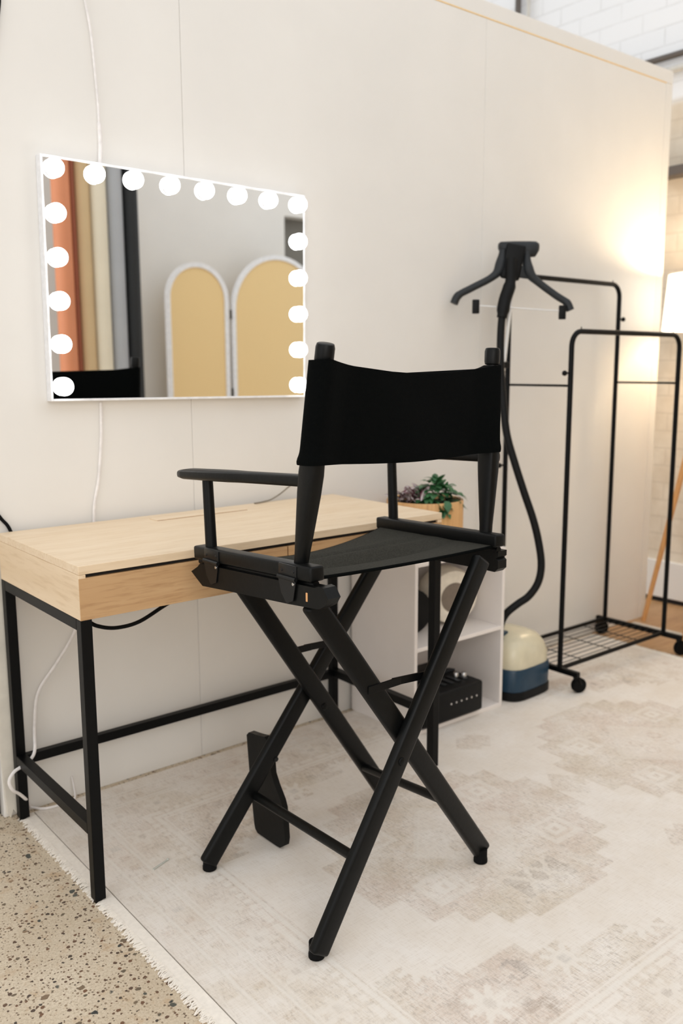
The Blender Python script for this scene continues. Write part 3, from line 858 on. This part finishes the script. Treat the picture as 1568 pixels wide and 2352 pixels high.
# ------------------------------------------------------------------ garment rack
t = empty('garment_rack', 'black two-rail metal clothes rack on casters in front of the wall', 'clothes rack', (3.14, -.2, 0))
O = V(t.location); S = lambda p: V(p)-O
XL, XR, YF, YB = 2.775, 3.460, -.342, -.062
zb = .076
def frame(y, zt, nm):
    r = .05; pts = [(XL, y, zb), (XL, y, zt-r)]
    for a in range(1, 7): an = PI/2*a/6; pts.append((XL+r-r*math.cos(an), y, zt-r+r*math.sin(an)))
    for a in range(0, 7): an = PI/2*a/6; pts.append((XR-r+r*math.sin(an), y, zt-r+r*math.cos(an)))
    pts.append((XR, y, zb)); bm = B(); tube(bm, [S(p) for p in pts], .0092, 14, 1, False); f = link(nm, bm, 'black_metal', t, True, 60)
    for x in (XL+r, XR-r):
        link('hook_stop', rod(B(), S((x, y, zt)), S((x, y, zt+.016)), .0018, 8), 'black_metal', f, True)
frame(YF, 1.282, 'front_rail'); frame(YB, 1.492, 'rear_rail')
for X in (XL, XR):
    link('cross_bar', rod(B(), S((X, YF, 1.097)), S((X, YB, 1.097)), .0042), 'black_metal', t, True)
    bm = B(); bar(bm, S((X, -.425, zb)), S((X, -.022, zb)), .02, .02, (1, 0, 0), .003); link('foot_beam', bm, 'black_metal', t)
    z0 = .006 if X == XL else 0.0
    for y in (-.413, -.036):
        bm = B(); w = .027 if X == XL else .030
        c_ = (X+.018, y, z0+w)
        lathe(bm, [(w*.55, -.012), (w*.95, -.011), (w, -.008), (w, -.002), (w*.8, -.0015), (w*.8, .0015), (w, .002), (w, .008), (w*.95, .011), (w*.55, .012)], S(c_), 24, (.35, 1, 0))
        cs = link('caster', bm, 'rubber', t, True, 40)
        bm = B(); rod(bm, S((X, y, zb)), S((X+.006, y, z0+w+.006)), .006); bar(bm, S((X+.002, y, z0+2*w+.004)), S((X+.022, y, z0+w)), .028, .006, (0, 1, 0), .002); link('caster_fork', bm, 'black_metal', cs, True)
for y in (YF, YB):
    link('shelf_rod', rod(B(), S((XL, y, zb+.004)), S((XR, y, zb+.004)), .0085), 'black_metal', t, True)
bm = B()
for k in range(1, 9):
    y = YF+(YB-YF)*k/9; rod(bm, S((XL, y, zb+.004)), S((XR, y, zb+.004)), .0016, 6)
for x in (2.93, 3.12, 3.30): rod(bm, S((x, YF, zb+.001)), S((x, YB, zb+.001)), .0018, 6)
link('wire_shelf', bm, 'hinge', t, True)
for (x, y, z, s) in ((XL, YF, 1.140, -1), (XR, YB, 1.355, 1), (XL, YB, 1.145, -1), (XL, YB, .80, -1)):
    bm = B(); rod(bm, S((x, y, z)), S((x+s*.028, y, z)), .0036, 10); sphere(bm, S((x+s*.034, y, z)), .0095, 14, 10); link('side_knob', bm, 'black_metal', t, True)

# ------------------------------------------------------------------ tripod floor lamp
t = empty('floor_lamp', 'lit floor lamp with white drum shade and pale wooden tripod legs', 'lamp', (3.845, -.262, 0))
O = V(t.location); S = lambda p: V(p)-O
for f in ((3.800, -.040, 0), (3.690, -.31, 0), (4.03, -.365, 0)):
    d = (V((3.845, -.262, 1.16))-V(f)); tp = V(f)+d*.97
    link('tripod_leg', rod(B(), S(f), S(tp), .0105, 12, .014), 'tripod', t, True)
bm = B(); lathe(bm, [(.018, 1.09), (.036, 1.10), (.036, 1.15), (.018, 1.16), (.010, 1.165), (.010, 1.36), (.012, 1.365)], (0, 0, 0), 20); link('hub', bm, 'black_metal', t, True, 40)
bm = B(); n = 40; R0, R1, Z0, Z1 = .203, .186, 1.312, 1.545
x, y = V((1, 0, 0)), V((0, 1, 0))
loft(bm, [ring((0, 0, Z0), x, y, R0-.002, R0-.002, n), ring((0, 0, Z0), x, y, R0, R0, n), ring((0, 0, Z1), x, y, R1, R1, n), ring((0, 0, Z1), x, y, R1-.002, R1-.002, n), ring((0, 0, Z0), x, y, R0-.002, R0-.002, n)], False)
bmesh.ops.remove_doubles(bm, verts=bm.verts[:], dist=1e-5)
link('lamp_shade', bm, 'shade', t, True, 50)
bm = B(); lathe(bm, [(.013, 1.36), (.022, 1.385), (.030, 1.41), (.030, 1.43), (.02, 1.455), (.004, 1.462)], (0, 0, 0), 20); link('light_bulb', bm, 'lamp_bulb', t, True)
bm = B()
for a in range(3):
    an = a*2*PI/3; rod(bm, (0, 0, 1.362), (R0*math.cos(an)*.985, R0*math.sin(an)*.985, 1.345), .002, 6)
link('shade_spider', bm, 'black_metal', t)

# ------------------------------------------------------------------ cables and small things
bm = B(); up = [(1.195, -.006, 2.18), (1.212, -.007, 2.09), (1.228, -.007, 2.0), (1.235, -.007, 1.912), (1.240, -.007, 1.82), (1.240, -.008, 1.76)]
tube(bm, up, .0032, 8)
tube(bm, [(1.240, -.010, 1.775), (1.2395, -.011, 1.72), (1.2365, -.010, 1.668)], lambda k: .0052, 10)
tube(bm, [(1.2365, -.008, 1.672), (1.2365, -.006, 1.66)], .003, 8)
tag(link('wall_cable', bm, 'cable_white', None, True), 'thin white cord running down the wall to the top of the mirror', 'cord')
bm = B(); tube(bm, [(1.211, -.006, 1.072), (1.210, -.006, 1.03), (1.207, -.006, .975), (1.195, -.006, .871), (1.178, -.008, .80), (1.170, -.010, .70), (1.15, -.014, .58), (1.10, -.017, .465), (1.047, -.020, .394), (.992, -.024, .327), (.975, -.030, .24), (.962, -.060, .190), (.945, -.070, .171), (.925, -.075, .163), (.900, -.080, .156), (.886, -.080, .134), (.894, -.078, .108), (.915, -.066, .085), (.940, -.045, .05), (.958, -.010, .014), (.985, -.037, .0105), (1.028, -.045, .0105), (1.068, -.037, .0105), (1.075, -.020, .04), (1.074, -.012, .065)],
     .0042, 10, 6, True, ((0, 1, 0), .6))
tag(link('extension_cord', bm, 'cable_white', None, True), 'white flat cord hanging under the desk and looping round its rear leg', 'cord')
bm = B(); tube(bm, [(1.02, -.007, 2.30), (1.012, -.007, 2.06), (.985, -.006, 1.90), (.90, -.006, 1.60), (.885, -.006, 1.10), (.905, -.006, .85), (.929, -.007, .798), (.951, -.010, .764), (.965, -.013, .70), (.97, -.0135, .61), (.972, -.05, .600), (.966, -.30, .634), (.968, -.43, .616), (.987, -.45, .604), (1.027, -.45, .594), (1.08, -.45, .598), (1.144, -.45, .624), (1.19, -.44, .636)], .0045, 10)
tag(link('power_cable', bm, 'rubber', None, True), 'black cable coming behind the desk and sagging below its front', 'cable')
bm = B(); tube(bm, [(1.876, -.005, 1.13), (1.880, -.006, 1.118), (1.895, -.008, 1.09), (1.90, -.010, .95), (1.86, -.018, .84), (1.79, -.025, .79), (1.735, -.034, .768), (1.70, -.040, .7635), (1.66, -.05, .7635)], .0022, 8)
tag(link('charging_cable', bm, 'cable_grey', None, True), 'thin grey cable from the mirror edge onto the back of the desk', 'cable')
bm = B(); rod(bm, (1.075, -.480, .0085), (1.121, -.464, .0085), .0022, 10, .0018); sphere(bm, (1.121, -.464, .009), .003, 10, 8)
tag(link('plastic_stick', bm, 'clear', None, True), 'tiny pale plastic stick lying on the rug left of the chair', 'stick')

# ------------------------------------------------------------------ things seen in the mirror
rolls = [('copper coloured paper backdrop roll standing against the front wall', (216, 140, 100), 2.216, .050), ('narrow dark copper roll between the wide copper and tan rolls', (150, 84, 58), 2.2822, .0150),
         ('tan paper backdrop roll standing right of the copper ones', (206, 178, 136), 2.338, .040), ('cream paper backdrop roll standing between tan and grey rolls', (228, 218, 196), 2.428, .049),
         ('grey paper backdrop roll standing left of the black one', (172, 174, 178), 2.527, .047), ('black backdrop roll, darkest of the standing rolls', (22, 24, 26), 2.624, .045)]
for i, (lb, c_, x, r) in enumerate(rolls):
    key = 'roll_%d' % i; M[key] = simple('backdrop_paper_%d' % i, c_, .6, 0, .03, 5)
    t = empty('backdrop_roll', lb, 'backdrop roll', (x, -2.7, 0), 0, 'backdrop rolls reflected in the mirror')
    bm = B(); lathe(bm, [(r-.012, 0), (r, 0), (r, 2.72), (r-.012, 2.72), (r-.012, 2.70)], (0, 0, 0), 32); link('paper', bm, key, t, True, 40)
    bm = B(); lathe(bm, [(r-.014, .0), (r-.014, 2.74), (r-.018, 2.74)], (0, 0, 0), 24); link('core', bm, 'pot', t, True, 40)
t = empty('folding_screen', 'white folding screen with arched woven rattan panels, seen in the mirror', 'room divider', (3.4, -2.9, 0))
for (a, b, zt) in ((2.938, 3.394, 1.826), (3.418, 4.172, 1.915)):
    w = (b-a)/2; cx = (a+b)/2-3.4; sh = zt-w
    arch = lambda r, z0: [(-r, z0)]+[(-r*math.cos(PI*k/24), sh+r*math.sin(PI*k/24)) for k in range(25)]+[(r, z0)]
    bm = B(); o_, i_ = arch(w, .02), arch(w-.030, .08)
    nv = len(o_); vs = []
    for yy in (-.012, .012):
        vs.append(([bm.verts.new((cx+p[0], yy, p[1])) for p in o_], [bm.verts.new((cx+p[0], yy, p[1])) for p in i_]))
    for (oo, ii) in vs:
        for k in range(nv): bm.faces.new((oo[k], oo[(k+1) % nv], ii[(k+1) % nv], ii[k]))
    for q in (0, 1):
        for k in range(nv): bm.faces.new((vs[0][q][k], vs[0][q][(k+1) % nv], vs[1][q][(k+1) % nv], vs[1][q][k]))
    link('panel_frame', bm, 'frame', t)
    bm = B(); prism(bm, arch(w-.031, .081), (cx, 0, 0), (1, 0, 0), (0, 0, 1), .006); link('rattan_panel', bm, 'rattan', t)
bm = B()
for z in (.4, 1.0, 1.51): box(bm, (.000, .010, z-.03), (.012, .018, z+.03), .002)
link('hinge', bm, 'hinge', t)

# ------------------------------------------------------------------ light
w = bpy.data.worlds.new('soft_daylight'); sc.world = w; w.use_nodes = True
bg = w.node_tree.nodes['Background']; bg.inputs[0].default_value = (.965, .985, 1.0, 1); bg.inputs[1].default_value = .88

def area(name, loc, target, sx, sy, power, color):
    d = bpy.data.lights.new(name, 'AREA'); d.shape = 'RECTANGLE'; d.size = sx; d.size_y = sy; d.energy = power; d.color = color
    o = bpy.data.objects.new(name, d); col.objects.link(o); o.location = loc
    o.rotation_euler = (V(target)-V(loc)).to_track_quat('-Z', 'Y').to_euler(); return o
area('window_daylight', (-2.4, -1.7, 1.35), (1.6, -.7, .5), 2.6, 2.2, 13, (1, .99, .98))
area('front_fill', (.75, -3.02, 1.45), (2.5, -.3, .3), 2.2, 1.9, 27, (1, .985, .97))  # added fill before the closed front wall, brightens lower wall and rug
area('overhead_fill', (1.6, -1.7, 4.3), (1.6, -1.7, 0), 3.4, 2.2, 10, (1, .99, .98))  # added overhead lamp, lifts the rug and desk top
d = bpy.data.lights.new('lamp_glow', 'POINT'); d.energy = 7; d.color = (1, .76, .48); d.shadow_soft_size = .035
o = bpy.data.objects.new('lamp_glow', d); col.objects.link(o); o.location = (3.845, -.262, 1.425)
o.parent = bpy.data.objects['floor_lamp']; o.location = (0, 0, 1.49)

# ------------------------------------------------------------------ camera
f, yaw, pitch, roll = 2031.8357, .6826, -.1614, -.0038
cam = bpy.data.cameras.new('camera'); co = bpy.data.objects.new('camera', cam); col.objects.link(co); sc.camera = co
fwd = V((math.sin(yaw)*math.cos(pitch), math.cos(yaw)*math.cos(pitch), math.sin(pitch)))
right = V((math.cos(yaw), -math.sin(yaw), 0)); upv = right.cross(fwd)
r2 = right*math.cos(roll)+upv*math.sin(roll); u2 = -right*math.sin(roll)+upv*math.cos(roll)
mw = Matrix((r2, u2, -fwd)).transposed().to_4x4(); mw.translation = V((.2176, -2.2345, 1.1605)); co.matrix_world = mw
cam.sensor_fit = 'VERTICAL'; cam.sensor_height = 36; cam.sensor_width = 24; cam.lens = f/2352*36
cam.clip_start = .02
cam.dof.use_dof = True; cam.dof.focus_distance = 1.72; cam.dof.aperture_fstop = 3.2

vs = sc.view_settings
sc.display_settings.display_device = 'sRGB'
vs.view_transform = 'Standard'; vs.look = 'None'; vs.gamma = 1; vs.use_curve_mapping = False; vs.exposure = 0.29
sc.cycles.use_denoising = True
sc.cycles.max_bounces = 8
